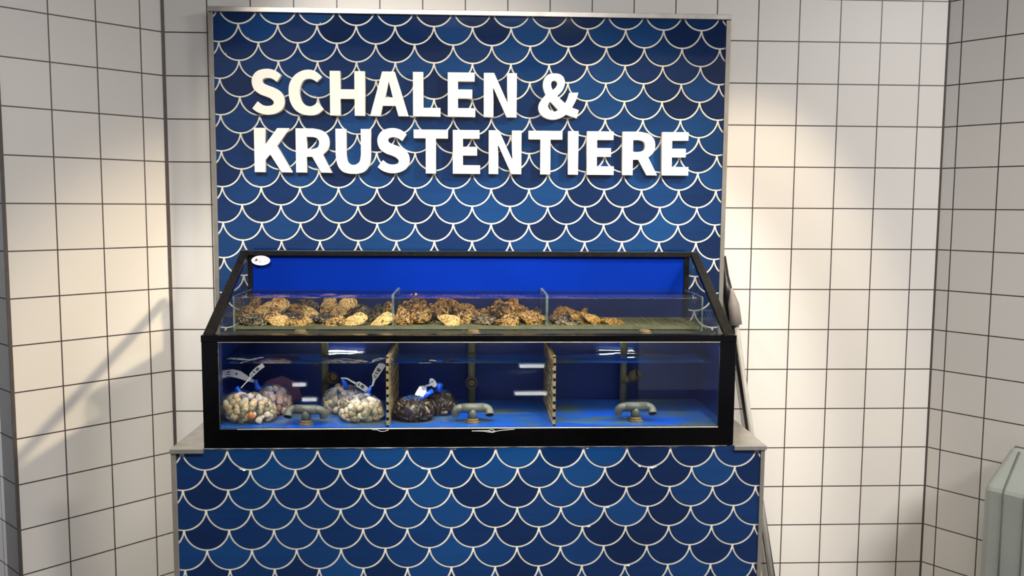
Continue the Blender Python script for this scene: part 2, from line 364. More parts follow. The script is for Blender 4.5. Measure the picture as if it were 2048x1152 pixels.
GL['E'] = [[(0,0),(0,1),(.615,1),(.615,.806),(.233,.806),(.233,.618),(.56,.618),(.56,.42),(.233,.42),(.233,.197),(.63,.197),(.63,0)]]
GL['N'] = [[(0,0),(0,1),(.235,1),(.535,.35),(.55,.35),(.535,.62),(.535,1),(.755,1),(.755,0),(.525,0),(.225,.65),(.21,.65),(.222,.4),(.222,0)]]
GL['T'] = [[(.275,0),(.275,.802),(0,.802),(0,1),(.785,1),(.785,.802),(.51,.802),(.51,0)]]
GL['I'] = [[(0,0),(0,1),(.237,1),(.237,0)]]
GL['A'] = [[(0,0),(.28,1),(.565,1),(.877,0),(.645,0),(.58,.23),(.29,.23),(.235,0)], [(.345,.42),(.43,.775),(.52,.42)]]
GL['R'] = [crom([(0,0,c_),(0,1,c_),(.40,1,c_),(.60,.955),(.725,.84),(.762,.69),(.725,.53),(.607,.41,c_),(.82,0,c_),(.57,0,c_),(.37,.357,c_),(.245,.357,c_),(.245,0,c_)], True),
           crom([(.245,.81,c_),(.38,.81,c_),(.49,.775),(.53,.68),(.495,.575),(.38,.535,c_),(.245,.535,c_)], True)]
GL['U'] = [crom([(0,1,c_),(.237,1,c_),(.237,.42,c_),(.265,.265),(.335,.195),(.40,.182),(.475,.20),(.548,.27),(.575,.42,c_),(.575,1,c_),(.80,1,c_),(.80,.41,c_),(.765,.19),(.655,.035),(.50,-.018),(.40,-.022),(.29,-.015),(.145,.035),(.04,.18),(0,.41,c_)], True)]
GL['S'] = [crom(U([(357,138,c_),(300,97),(220,80),(130,100),(80,152),(68,215),(90,283),(145,328),(200,348),(250,370),(279,402),(265,432),(215,441),(165,430),(122,398,c_),(68,467,c_),(120,505),(200,527),(285,518),(350,482),(384,420),(380,350),(345,297),(290,265),(230,243),(185,222),(172,196),(190,176),(230,169),(270,178),(315,208,c_)], 68, 527, 435), True)]
GL['C'] = [crom(U([(748,150,c_),(700,107),(640,84),(560,92),(480,140),(430,220),(420,310),(435,400),(480,475),(550,518),(630,528),(700,515),(762,465,c_),(703,397,c_),(670,425),(630,440),(580,425),(545,385),(528,310),(540,240),(570,190),(620,172),(665,182),(698,205,c_)], 420, 526, 435), True)]
GL['&'] = [crom(U([(870,148),(960,165),(1030,220),(1060,310),(1045,400),(1000,490),(910,582,c_),(1065,718,c_),(1110,640),(1148,520,c_),(1325,512,c_),(1285,650),(1205,803,c_),(1338,850,c_),(1300,1008,c_),(1180,970),(1090,938,c_),(1010,990),(920,1025),(820,1038),(700,1015),(600,950),(550,860),(550,760),(600,660),(685,562,c_),(650,480),(630,390),(640,290),(690,205),(770,158)], 548, 1003, 848), True),
           crom(U([(845,288),(890,300),(912,350),(885,410),(825,468,c_),(797,410),(790,350),(805,305)], 548, 1003, 848), True),
           crom(U([(778,692,c_),(938,850,c_),(890,875),(840,880),(770,845),(735,785),(745,725)], 548, 1003, 848), True)]
def glyph_mesh(ch, cap):
    cu = bpy.data.curves.new('letter_outline', 'CURVE'); cu.dimensions = '2D'; cu.fill_mode = 'BOTH'; cu.extrude = .0105; cu.bevel_depth = .0008; cu.offset = -.0008
    for loop in GL[ch]:
        sp = cu.splines.new('POLY'); sp.points.add(len(loop) - 1); sp.use_cyclic_u = True
        for q, p in zip(sp.points, loop): q.co = (p[0]*cap, p[1]*cap, 0, 1)
    ob = bpy.data.objects.new('letter_outline', cu); C.objects.link(ob); bpy.context.view_layer.update()
    me = bpy.data.meshes.new_from_object(ob.evaluated_get(bpy.context.evaluated_depsgraph_get()))
    bpy.data.objects.remove(ob); me.materials.clear(); me.materials.append(M['letter']); return me
CAP = .1518; cache = {}
ROWS = [(1.9072, [('S',-.7583,'letter S starting the upper word'),('C',-.6333,'letter C, second in the upper word'),('H',-.4921,'letter H in the upper word'),('A',-.3546,'letter A in the upper word'),('L',-.2061,'letter L in the upper word'),('E',-.0856,'letter E of the upper word, between L and N'),('N',.0396,'letter N ending the upper word'),('&',.231,'ampersand sign at the right end of the upper line')]),
        (1.7102, [('K',-.7542,'letter K starting the lower word'),('R',-.6117,'letter R beside the K of the lower word'),('U',-.4747,'letter U in the lower word'),('S',-.3302,'letter S in the lower word, between U and T'),('T',-.2043,'letter T of the lower word, just after the S'),('E',-.0682,'letter E of the lower word, between T and N'),('N',.0575,'letter N of the lower word, between E and T'),('T',.1969,'letter T of the lower word, just before the I'),('I',.3365,'letter I in the lower word'),('E',.4034,'letter E of the lower word, between I and R'),('R',.5294,'letter R of the lower word, between two letters E'),('E',.6699,'letter E ending the lower word')])]
for zb, row in ROWS:
    for ch, x, lab in row:
        if ch not in cache: cache[ch] = glyph_mesh(ch, CAP)
        o = bpy.data.objects.new('sign_letter', cache[ch]); C.objects.link(o)
        o.location = (x, -.0745, zb); o.rotation_euler = (PI/2, 0, 0)
        tag(o, 'cream raised ' + lab, 'sign letter', 'raised letters on the blue panel')

# ------------------------------------------------------------------ tank
TX0, TX1, YT, YB = -.80, .803, -.585, -.20
tank = thing('shellfish_tank', 'two-level black-framed glass shellfish tank standing on the tiled counter', 'tank', (0, -.35, .871))
def tpart(m, name, mat, bevel=0, norm=True):
    o = m.build(name, mat, None, bevel, norm=norm); o.parent = tank; o.matrix_parent_inverse = Matrix.Translation((0, .35, -.871)); return o
m = MB(); m.box(TX0, TX1, YT, -.145, .8712, .9275); tpart(m, 'base_band', M['black'], .001)
m = MB(); m.box(TX0 - .001, TX1 + .001, YT - .001, YT + .03, 1.1922, 1.2125); tpart(m, 'front_rail', M['black'], .001)
for a, b in ((TX0, -.7525), (.7545, TX1)):
    m = MB(); m.box(a, b, YT, YT + .012, .928, 1.192); tpart(m, 'front_post', M['black'], .0008)
    xx = a if a < 0 else b - .012
    m = MB(); m.box(xx, xx + .012, YT + .0125, YB + .01, .928, 1.19); tpart(m, 'side_wall', M['black'])
    xi = a + .0125 if a < 0 else b - .0155
    m = MB(); m.box(xi, xi + .003, YT + .013, YB - .0005, .931, 1.19); tpart(m, 'side_lining', M['dimblue'])
def pane(m, x0, x1, y0, y1, z0, z1):
    fs = m.box(x0, x1, y0, y1, z0, z1); d = [x1-x0, y1-y0, z1-z0]; ax = d.index(min(d))
    for f in fs:
        f.normal_update(); f.material_index = 0 if abs(f.normal[ax]) > .5 else 1
m = MB(); pane(m, -.752, .754, YT + .001, YT + .007, .9285, 1.1918); tpart(m, 'lower_front_glass', [M['glass'], M['edge']])
m = MB(); m.box(-.787, .79, YB, YB + .012, .928, 1.19); tpart(m, 'lower_back_panel', M['dimblue'])  # same blue as the upper back, with the shade put into a darker copy
m = MB(); m.box(-.787, .79, YT + .013, YB - .001, .9278, .9305); tpart(m, 'lower_floor', M['bluefloor'])
m = MB(); m.tube([(x*.1, YT - .0005, .9285 + .0006*math.sin(x*3.1)) for x in range(-7, 8)] + [(.754, YT - .0005, .9285)], .0016, 6); tpart(m, 'silicone_seam', M['silicone'])
m = MB(); m.tube([(-.752, YT - .0002, 1.1915), (.754, YT - .0002, 1.1915)], .0009, 6); tpart(m, 'glass_edge_seam', M['silicone'])
# squeezed-out silicone loops on the black band
for pts in ([(.0,.9195),(.035,.9193),(.052,.9165),(.064,.915),(.074,.919),(.09,.9215),(.13,.925)], [(.0,.9205),(.03,.9205),(.05,.9212),(.056,.9232),(.064,.9236),(.07,.921),(.063,.917),(.054,.9185),(.05,.9212)], [(-.30,.9255),(-.285,.925),(-.275,.9205),(-.262,.9205),(-.25,.925)]):
    m = MB(); m.tube([(x, YT - .0005, z) for x, z in pts], .0008, 6); tpart(m, 'silicone_smear', M['caulk'])
# perforated dividers of the lower tank
def perforated(x, y0, y1, z0, z1, rows, cols, t=.008):
    m = MB(); dy = (y1-y0)/cols; dz = (z1-z0)/rows
    for r_ in range(rows + 1): m.box(x - t/2, x + t/2, y0, y1, z0 + r_*dz - (.0045 if r_ else 0), z0 + r_*dz + (.0045 if r_ < rows else 0))
    for c in range(cols + 1):
        yy = y0 + c*dy; m.box(x - t/2 + .0004, x + t/2 - .0004, yy - (.005 if c else 0), yy + (.005 if c < cols else 0), z0, z1)
    return m
tpart(perforated(-.2545, YT + .014, YB - .002, .931, 1.145, 9, 9), 'perforated_divider', M['divider'])
tpart(perforated(.2515, YT + .014, YB - .002, .931, 1.145, 9, 9), 'perforated_divider', M['divider'])
# upper level
YU0, YU1, ZW = -.392, -.152, 1.3026
m = MB(); m.box(-.785, .788, YT + .031, -.14, 1.1925, 1.1975)
tpart(m, 'upper_floor', M['upperfloor'])
m = MB(); m.box(-.752, .742, YU1 + .002, YU1 + .012, 1.198, 1.428); tpart(m, 'upper_back_panel', M['bluepanel'])
m = MB(); m.box(-.752, .7445, YU1 + .0003, YU1 + .0018, 1.199, ZW + .002); tpart(m, 'dark_back_sheet', M['darksheet'])  # added sheet that gives the back its darker look below the waterline
m = MB(); m.box(-.79, .782, YU1 - .012, YU1 + .016, 1.425, 1.4425); tpart(m, 'top_beam', M['blackmatte'], .001)
for a, b in ((-.768, -.7525), (.7425, .760)):
    m = MB(); m.box(a, b, YU1 - .004, YU1 + .012, 1.198, 1.4248); tpart(m, 'rear_post', M['blackmatte'], .001)
for s, xb, xt in ((-1, -.799, -.7885), (1, .7705, .763)):
    # sloping arm from the front rail up to the back beam
    m = MB(); w = .031; A = Vector((xb, YT + .012, 1.2126)); B = Vector((xt, YU1 - .006, 1.4415)); d = (B - A).normalized(); n = Vector((0, -d.z, d.y)) * .016
    for (p, q) in ((A, B),):
        vs = [m.bm.verts.new(v) for v in (p, p + Vector((w,0,0)), p + Vector((w,0,0)) - n*0 + Vector((0,.03,0)), p + Vector((0,.03,0)), q + n*0, q + Vector((w*.85,0,0)), q + Vector((w*.85,.006,-.016)), q + Vector((0,.006,-.016)))]
        for f in ((0,3,2,1),(4,5,6,7),(0,1,5,4),(1,2,6,5),(2,3,7,6),(3,0,4,7)): m.bm.faces.new([vs[i] for i in f])
    tpart(m, 'sloping_arm', M['blackmatte'], .001)
    x = -.776 if s < 0 else .776
    m = MB(); m.prism([(YT + .045, 1.2), (YU1 - .006, 1.2), (YU1 - .006, 1.42)], x - .003, x + .003, 'x'); tpart(m, 'side_glass', [M['glass']])
m = MB(); pane(m, -.7515, .7445, YU0, YU0 + .005, 1.198, ZW + .0012); tpart(m, 'upper_front_glass', [M['glass'], M['edge']])
for x in (-.7545, .7475):
    m = MB(); pane(m, x - .0025, x + .0025, YU0, YU1, 1.198, ZW + .006); tpart(m, 'inner_side_glass', [M['glass'], M['edge']])
for x in (-.2525, .2418):
    m = MB(); pane(m, x - .004, x + .004, YU0 + .006, YU1, 1.216, ZW + .012); tpart(m, 'glass_divider', [M['glass'], M['edge']])
m = MB()
zt = 1.2125
for k in range(76): m.box(-.75 + k*.0198 - .003, -.75 + k*.0198 + .003, YU0 + .008, YU1 - .002, zt - .0105, zt)
for k in range(13): m.box(-.7505, .7425, YU0 + .008 + k*.0189 - .0005, YU0 + .008 + k*.0189 + .0045, zt - .0100, zt - .0005)
tpart(m, 'perforated_tray', M['tray'])
for x in (-.535, .004, .548):
    m = MB(); m.lathe([(0, .012), (.016, .012), (.019, .009), (.019, .003), (.023, .003), (.023, 0), (0, 0)], (x, -.45, 1.1976)); tpart(m, 'drain_nut', M['nut'])
# oval sticker
m = MB(); m.lathe([(0, -.0005), (.03, -.0005), (.0315, 0), (.0315, .0015), (0, .0015)], (0, 0, 0), 36, Matrix.Rotation(PI/2, 4, 'X') @ Matrix.Diagonal((1, .52, 1, 1)))
st = tpart(m, 'oval_sticker', M['stickerwhite']); st.location = (-.72, YU1 - .0135, 1.4083)
m = MB(); m.prism([(-.0205,-.001),(-.0145,.0085),(-.0095,-.0005),(-.015,-.001),(-.024,-.0035)], -.0022, -.0012, 'y'); o = m.build('fin_emblem', M['stickerink'], st)
m = MB()
m.tube([(-.0045,-.0018,.0105),(-.006,-.0018,.006),(-.003,-.0018,.001),(-.0015,-.0018,-.004),(-.005,-.0018,-.0105)], .0008, 6)
m.tube([(-.007,-.0018,-.0035),(-.004,-.0018,-.001),(-.0015,-.0018,-.002),(.002,-.0018,-.0045),(.005,-.0018,-.003)], .0006, 6)
m.tube([(.007,-.0018,-.0038),(.012,-.0018,-.0048),(.018,-.0018,-.0044),(.022,-.0018,-.0055)], .0006, 6)
m.build('script_emblem', M['stickergrey'], st)

# lamp bars tucked under the front rail, and two short ones on the rear wall above the lower water
def lamp_bar(x0, x1, y, z, w, mat):
    m = MB(); m.box(x0, x1, y - w/2 - .003, y + w/2 + .003, z, z + .002); hs = tpart(m, 'lamp_bar', M['lampmetal'])
    m = MB(); m.box(x0 + .01, x1 - .01, y - w/2, y + w/2, z - .002, z - .0002); m.build('lamp_tube', mat, hs)
lamp_bar(-.70, -.29, YT + .030, 1.1899, .024, M['led'])
lamp_bar(-.215, .215, YT + .030, 1.1899, .024, M['led'])
lamp_bar(.285, .715, YT + .030, 1.1899, .024, M['led'])
for xc in (-.43, .50): lamp_bar(xc - .07, xc + .07, YB - .012, 1.152, .012, M['leddim'])
# water
def water(name, label, x0, x1, y0, y1, z0, z1, seed, amp):
    """body with clear sides and a rippled, refracting surface"""
    m = MB(); fs = m.box(x0, x1, y0, y1, z0, z1 - .0006)
    for f in fs: f.material_index = 1
    f = [q for q in fs if min(v.co.z for v in q.verts) > z1 - .001][0]; m.bm.faces.remove(f)
    nx, ny = 220, 40; G_ = []
    for i in range(nx + 1):
        G_.append([])
        for j in range(ny + 1):
            x, y = x0 + (x1-x0)*i/nx, y0 + (y1-y0)*j/ny; e = min(1, 6*min(i/nx, 1-i/nx, j/ny, 1-j/ny)*5)
            z = z1 + amp*e*(noise.noise(Vector((x*9, y*22, seed))) + .4*noise.noise(Vector((x*24, y*55, seed + 9))))
            G_[-1].append(m.bm.verts.new((x, y, z)))
    for i in range(nx):
        for j in range(ny):
            q = m.bm.faces.new((G_[i][j], G_[i+1][j], G_[i+1][j+1], G_[i][j+1])); q.smooth = True; q.material_index = 0
    o = m.build(name, [M['watertop'], M['waterside']], norm=False); return tag(o, label, 'water', kind='stuff')
water('tank_water', 'clear water filling the lower level of the tank', -.7505, .7525, YT + .0075, YB - .0005, .931, 1.1265, 3, .0011)
water('tank_water', 'shallow water over the oysters on the upper level', -.7505, .7435, YU0 + .0055, YU1 - .0005, 1.1985, ZW, 8, .0007)

# ------------------------------------------------------------------ pipes in the lower tank
ZF = .9306
def arc(c, a, b, r, n=7):
    """quarter bend from direction a to direction b about corner c"""
    c, a, b = Vector(c), Vector(a).normalized(), Vector(b).normalized(); o = c - a*r + b*r
    return [o + (-b*math.cos(t) + a*math.sin(t))*r for t in [PI/2*k/n for k in range(n + 1)]]
def tee_pipe(x, y, label, rot):
    t = thing('outlet_pipe', label, 'pipe', (x, y, ZF), 'grey T-shaped pipes on the tank floor')
    rp = .0132; zc = .046; Rm = Matrix.Rotation(rot, 4, 'Z')
    m = MB(); m.lathe([(0,0),(.023,0),(.023,.005),(.019,.006),(.019,.012),(.0155,.014),(0,.014)], n=20); m.build('floor_nut', M['nut'], t)
    m = MB(); m.tube([(0,0,.012),(0,0,zc)], .0142); m.build('riser', M['pipe'], t)
    m = MB(); m.tube([Rm @ Vector((-.034,0,zc)), Rm @ Vector((.034,0,zc))], rp + .0012, 18); m.build('tee', M['pipe'], t)
    for s in (-1, 1):
        d = Rm @ Vector((s,0,0)); face = Vector((-.25*s, -.85 if (s < 0) == (rot < 0) else .5, -1)).normalized()
        face = (face - d*face.dot(d)).normalized()
        c = d*.052 + Vector((0,0,zc)); pts = [d*.0345 + Vector((0,0,zc))] + arc(c, d, face, .016) + [c + face*.026]
        m = MB(); m.tube(pts, rp, 18, caps=False)
        m.tube([pts[-2], pts[-1] - face*.0004], rp*.8, 18, mat=1)
        m.tube([pts[-1] - face*.003, pts[-1]], [rp*.8, rp], 18, caps=False)
        m.build('elbow', [M['pipe'], M['bore']], t)
    return t
tee_pipe(-.5055, -.535, 'grey T-shaped outlet pipe on the tank floor between the clam bags', -.10)
tee_pipe(.0024, -.5218, 'grey T-shaped outlet pipe on the tank floor beside the mussel bags', .10)
tee_pipe(.5114, -.5125, 'grey T-shaped outlet pipe alone in the empty right compartment', .08)
def stand_pipe(x, y, label, d):
    t = thing('standpipe', label, 'pipe', (x, y, ZF), 'upright pipes along the back of the lower tank')
    m = MB(); m.tube([(0,0,0),(0,0,.245)], .0125, 16); m.build('upright', M['pipeold'], t)
    d = Vector(d).normalized(); c = Vector((0,0,.074))
    m = MB(); m.tube([c, c + d*.036], .013, 16); m.build('branch', M['pipeold'], t)
    m = MB(); m.tube([c + d*.030, c + d*.036, c + d*.064], [.015,.0195,.0195], 20); m.build('nozzle', M['nut'], t)
    m = MB(); m.tube([c + d*.0645, c + d*.066], .0165, 20); m.tube([c + d*.0662, c + d*.072], [.0125,.0105], 18, mat=1); m.build('nozzle_cap', [M['bore'], M['nut']], t)
stand_pipe(-.494, -.25, 'stained upright pipe with a nozzle turned to the right, behind the clam bags', (.35, -.5, .25))
stand_pipe(-.0008, -.25, 'stained upright pipe with a round nozzle facing forward, centre of the tank', (.0, -1, .12))
stand_pipe(.5185, -.25, 'stained upright pipe with a nozzle tilted up right, in the empty compartment', (.75, -.55, .5))

# ------------------------------------------------------------------ oysters
def valve(seed, L, Wd, T, cup, frill):
    """one shell half: layered, frilled teardrop; returned as a bmesh builder with a ridge attribute"""
    m = MB(); bm = m.bm; rl = bm.verts.layers.float.new('ridge'); nt, nr = 64, 22; off = Vector((seed*7.3, seed*3.1, seed*1.7))
    def P(r, th, top):
        c, s = math.cos(th), math.sin(th)
        wx = .5*L*(c*(1 + .0*c)); wy = .5*Wd*s*(1 + .55*c)*(1 - .12*c*c)
        nz = noise.noise(Vector((c*1.3, s*1.3, seed)) + off)
        lob = 1 + .10*nz + frill*.030*math.sin(6*th + 5*nz + seed)*r
        x, y = wx*r*lob, wy*r*lob
        q = r*5.2 + .9*noise.noise(Vector((c*2, s*2, r*1.5)) + off); lay = q % 1
        soft = lay if lay < .82 else .82*(1 - lay)/.18                    # a growth layer rises, then drops off steeply
        dome = (1 - r**2.2); sg = 1 if cup > 0 else -1
        z = cup*T*dome + sg*.20*T*soft*(r > .1) + .30*T*noise.noise(Vector((x*3.2, y*6.5, 0)) + off)*(1 - .4*r)
        z += frill*.20*T*math.sin(6*th + 5*nz + seed)*r**3
        return Vector((x, y, z)), lay
    rings = {}
    for top in (0, 1):
        R = []
        for i in range(1, nr + 1):
            r = i/nr; ring = []
            for k in range(nt):
                p, lay = P(r, 2*PI*k/nt, top)
                if not top: p = p - Vector((0, 0, (.12 + .1*(1-r))*T*(1 if cup > 0 else -1)))
                if i == nr and not top: ring.append(rings[1][-1][k] if 1 in rings else None); continue
                v = bm.verts.new(p); v[rl] = lay*.9 + .1*RND.random(); ring.append(v)
            R.append(ring)
        rings[top] = R
    for k in range(nt):
        p, lay = P(1, 2*PI*k/nt, 0); v = bm.verts.new(p - Vector((0,0,.12*T*(1 if cup > 0 else -1)))); v[rl] = 1.0; rings[0][-1][k] = v
    for top in (0, 1):
        p, lay = P(.001, 0, top); cv = bm.verts.new(p - (Vector((0,0,0)) if top else Vector((0,0,.22*T*(1 if cup > 0 else -1))))); cv[rl] = .6
        R = rings[top]
        for k in range(nt):
            f = bm.faces.new((cv, R[0][k], R[0][(k+1) % nt])); f.smooth = True
            for a, b in zip(R, R[1:]):
                f = bm.faces.new((a[k], b[k], b[(k+1) % nt], a[(k+1) % nt])); f.smooth = True
    for k in range(nt):
        f = bm.faces.new((rings[0][-1][k], rings[1][-1][k], rings[1][-1][(k+1) % nt], rings[0][-1][(k+1) % nt])); f.smooth = True
    return m
OY = {}
def oyster_kind(key, seed, W, T, frill, mat):
    e = thing('oyster', '', '', (0,0,0)); 
    for nm, cup, sgn in (('upper_shell', .45, 1), ('lower_shell', -1.0, -1)):
        mm = valve(seed + (0 if sgn > 0 else 50), 1.0, W, T, cup, frill)
        mm.build(nm, M[mat], e)
    OY[key] = (e, list(e.children), [False])
for key, a in dict(long_cream=(1,.44,.17,.8,'cream'), round_cream=(2,.62,.24,1.0,'cream'), long_brown=(3,.46,.19,1.1,'brown'), round_brown=(4,.74,.28,1.4,'brown'), dark=(5,.54,.22,1.4,'dark'), olive=(6,.40,.15,.7,'olive'), ruff=(7,.70,.32,2.0,'brown')).items():
    oyster_kind(key, *a)
# centre x, depth y, height z, length, angle in the upright plane, lean of the shell face, kind, label
CAMP = Vector((0, -3.20013, 1.6)); CF = Vector((0.04540675, 0.99461505, -0.09316189)); CR = Vector((0.99896619, -0.04500487, 0.00641123)); CU = Vector((-0.00218396, 0.09335669, 0.99563033)); FPX = 1759.904
def spot(u, v, y):
    """place seen in the photograph at (u, v), taken at depth y"""
    d = CF + CR*((u - 1024)/FPX) + CU*((576 - v)/FPX); return CAMP + d*((y - CAMP.y)/d.y)
OYSTERS = [
 (509,611,-.24,44,70,50,'long_brown','brown oyster standing up at the back left corner of the left compartment'),
 (490,626,-.30,36,10,55,'round_brown','small brown oyster at the far left of the left pile'),
 (502,641,-.352,62,-6,35,'dark','black oyster with white ridges lying at the front left corner'),
 (540,617,-.28,76,16,50,'long_cream','long pale oyster slanting across the left pile'),
 (537,637,-.33,56,38,45,'long_brown','brown oyster tucked under the long pale one at left'),
 (556,643,-.355,42,-10,60,'round_cream','rounded tan oyster at the front of the left pile'),
 (583,634,-.30,60,-8,25,'dark','dark oyster lying flat in the middle of the left pile'),
 (588,645,-.355,56,-5,40,'long_brown','low brown oyster at the front, second from the tan rounded one'),
 (592,619,-.27,52,-15,50,'long_brown','pinkish grey oyster behind the middle of the left pile'),
 (614,609,-.22,46,-25,55,'dark','grey oyster raised at the back of the left compartment'),
 (621,629,-.31,44,-60,55,'round_cream','frilly pale oyster in the middle of the left pile'),
 (646,637,-.32,52,-12,35,'dark','dark oyster between the frilly pale one and the big pink one'),
 (655,612,-.24,46,48,55,'round_cream','pale egg-shaped oyster at the back of the left pile'),
 (682,620,-.29,70,36,55,'long_cream','big pinkish cream oyster leaning at the right of the left pile'),
 (664,646,-.36,54,14,40,'long_brown','thin flat oyster in front of the big pinkish one'),
 (719,619,-.25,50,-25,50,'dark','grey ridged oyster behind the big pinkish one'),
 (707,641,-.36,54,14,60,'long_cream','smooth cream oyster in front at the right of the left pile'),
 (750,628,-.30,42,55,45,'dark','black upright oyster near the left glass divider'),
 (771,622,-.26,42,50,55,'long_brown','tan oyster leaning on the left glass divider'),
 (763,642,-.352,54,26,55,'long_cream','greenish cream oyster in front of the left glass divider'),
 (690,640,-.27,60,0,30,'dark','dark oyster low at the back under the big pinkish one'),
 (530,640,-.26,60,5,30,'long_brown','brown oyster low at the back under the long pale one'),
 (826,612,-.27,56,25,50,'ruff','rough brown oyster on top of the clump right of the left divider'),
 (806,633,-.35,46,-80,62,'round_brown','oyster standing with pale rim beside the left divider'),
 (840,633,-.33,46,30,60,'ruff','knobbly round oyster under the first clump of the middle compartment'),
 (878,617,-.29,56,20,50,'ruff','rough greenish oyster at the left of the second clump'),
 (897,641,-.35,46,-15,50,'round_cream','frilly pale oyster at the foot of the second clump'),
 (906,614,-.26,58,-48,60,'long_brown','long ridged oyster standing at the top of the second clump'),
 (928,627,-.30,62,-45,60,'round_brown','dark greenish oyster leaning at the right of the second clump'),
 (968,625,-.25,40,-10,50,'long_brown','small brown oyster behind, between the two middle clumps'),
 (966,641,-.33,50,4,35,'dark','flat dark oyster in front, between the two middle clumps'),
 (1012,621,-.27,72,-4,50,'ruff','large brown oyster at the top of the right middle clump'),
 (1014,646,-.36,46,-5,62,'round_brown','reddish brown round oyster at the front of the right middle clump'),
 (1060,634,-.32,56,-22,50,'ruff','zigzag-edged oyster at the right end of the middle compartment'),
 (862,640,-.27,60,0,35,'dark','dark oyster low at the back between the first two clumps'),
 (1119,629,-.28,40,20,55,'round_brown','rounded brown oyster just right of the right glass divider'),
 (1130,644,-.33,58,-2,30,'dark','flat dark oyster under the leaf-shaped ones'),
 (1150,630,-.31,54,-38,45,'olive','olive leaf-shaped oyster leaning on the rounded brown one'),
 (1182,637,-.32,54,-27,42,'olive','olive leaf-shaped oyster in the middle of the slanting row'),
 (1224,644,-.33,50,-12,40,'olive','last olive oyster at the right end of the slanting row'),
 (1166,626,-.27,26,45,45,'olive','small olive oyster tip sticking up behind the slanting row'),
]
for u, v, y, lpx, ang, lean, kind, lab in OYSTERS:
    e, ch, used = OY[kind]
    if used[0]:
        e2 = e.copy(); C.objects.link(e2)
        for c in ch:
            d = c.copy(); C.objects.link(d); d.parent = e2
        e = e2
    used[0] = True
    p = spot(u, v, y); L = lpx/FPX*(p - CAMP).length
    a, le = math.radians(ang + RND.uniform(-4, 4)), math.radians(lean)
    X = Vector((math.cos(a), RND.uniform(-.12, .12), math.sin(a))).normalized(); N = Vector((0, -math.sin(le), math.cos(le))); N = (N - X*N.dot(X)).normalized(); Yv = N.cross(X)
    e.matrix_world = Matrix.Translation(p) @ Matrix((X, Yv, N)).transposed().to_4x4() @ Matrix.Scale(L, 4)
    tag(e, lab, 'oyster', 'oysters on the upper tray')

# ------------------------------------------------------------------ clams and mussels in nets
def shell_mesh(name, lx, ly, lz, point, mats):
    m = MB(); nu, nv = 20, 12; rings = []
    for j in range(1, nv):
        ph = PI*j/nv; ring = []
        for k in range(nu):
            th = 2*PI*k/nu; x, y, z = math.sin(ph)*math.cos(th), math.sin(ph)*math.sin(th), math.cos(ph)
            y2 = y*(1 - .22*abs(x)) + (.16*(1 - x*x) if y > 0 else 0); x2 = x*(1 - point*(.5 + .5*y))
            rib = 1 + .035*math.sin(13*(y + .2*x*x))
            zz = z*rib*(1 - .1*y)
            ring.append(m.bm.verts.new((x2*lx, y2*ly, zz*lz)))
        rings.append(ring)
    t = m.bm.verts.new((0, .05*ly, lz)); b = m.bm.verts.new((0, .05*ly, -lz))
    for k in range(nu):
        m.bm.faces.new((t, rings[0][k], rings[0][(k+1) % nu])).smooth = True; m.bm.faces.new((b, rings[-1][(k+1) % nu], rings[-1][k])).smooth = True
        for a, c in zip(rings, rings[1:]): m.bm.faces.new((a[k], c[k], c[(k+1) % nu], a[(k+1) % nu])).smooth = True
    o = m.build(name, mats); return o
clam0 = shell_mesh('clam', .0136, .0122, .0094, .25, M['clam']); clam_used = [False]
mussel0 = shell_mesh('mussel', .0068, .0140, .0060, .45, M['mussel']); mussel_used = [False]
def fill_bag(proto, used, c, rad, n, label, cat, group, jit, seed, tilt=0, special=()):
    rnd = random.Random(seed); c = Vector(c); Rm = Matrix.Rotation(tilt, 4, 'Y'); made = []
    for i in range(n):
        z = 1 - 2*(i + .5)/n; t = i*2.399963 + rnd.uniform(-.2, .2); r = math.sqrt(max(0, 1 - z*z))
        d = Vector((r*math.cos(t), r*math.sin(t), z)); p = Vector((d.x*rad[0], d.y*rad[1], d.z*rad[2])); nrm = Vector((d.x/rad[0], d.y/rad[1], d.z/rad[2])).normalized()
        p = (Rm @ p) + nrm*rnd.uniform(-jit, jit*.3); nrm = Rm @ nrm
        if (c + p).z < ZF + .007 or nrm.y > .6: continue
        o = proto if not used[0] else proto.copy()
        if used[0]: C.objects.link(o)
        used[0] = True
        nrm = (nrm + Vector((rnd.gauss(0,.3), rnd.gauss(0,.3), rnd.gauss(0,.3)))).normalized(); q = nrm.to_track_quat('Z', 'Y')
        o.matrix_world = Matrix.Translation(c + p) @ q.to_matrix().to_4x4() @ Matrix.Rotation(rnd.uniform(0, 2*PI), 4, 'Z') @ Matrix.Scale(rnd.uniform(.82, 1.12), 4)
        tag(o, label, cat, group); made.append(o)
    return made
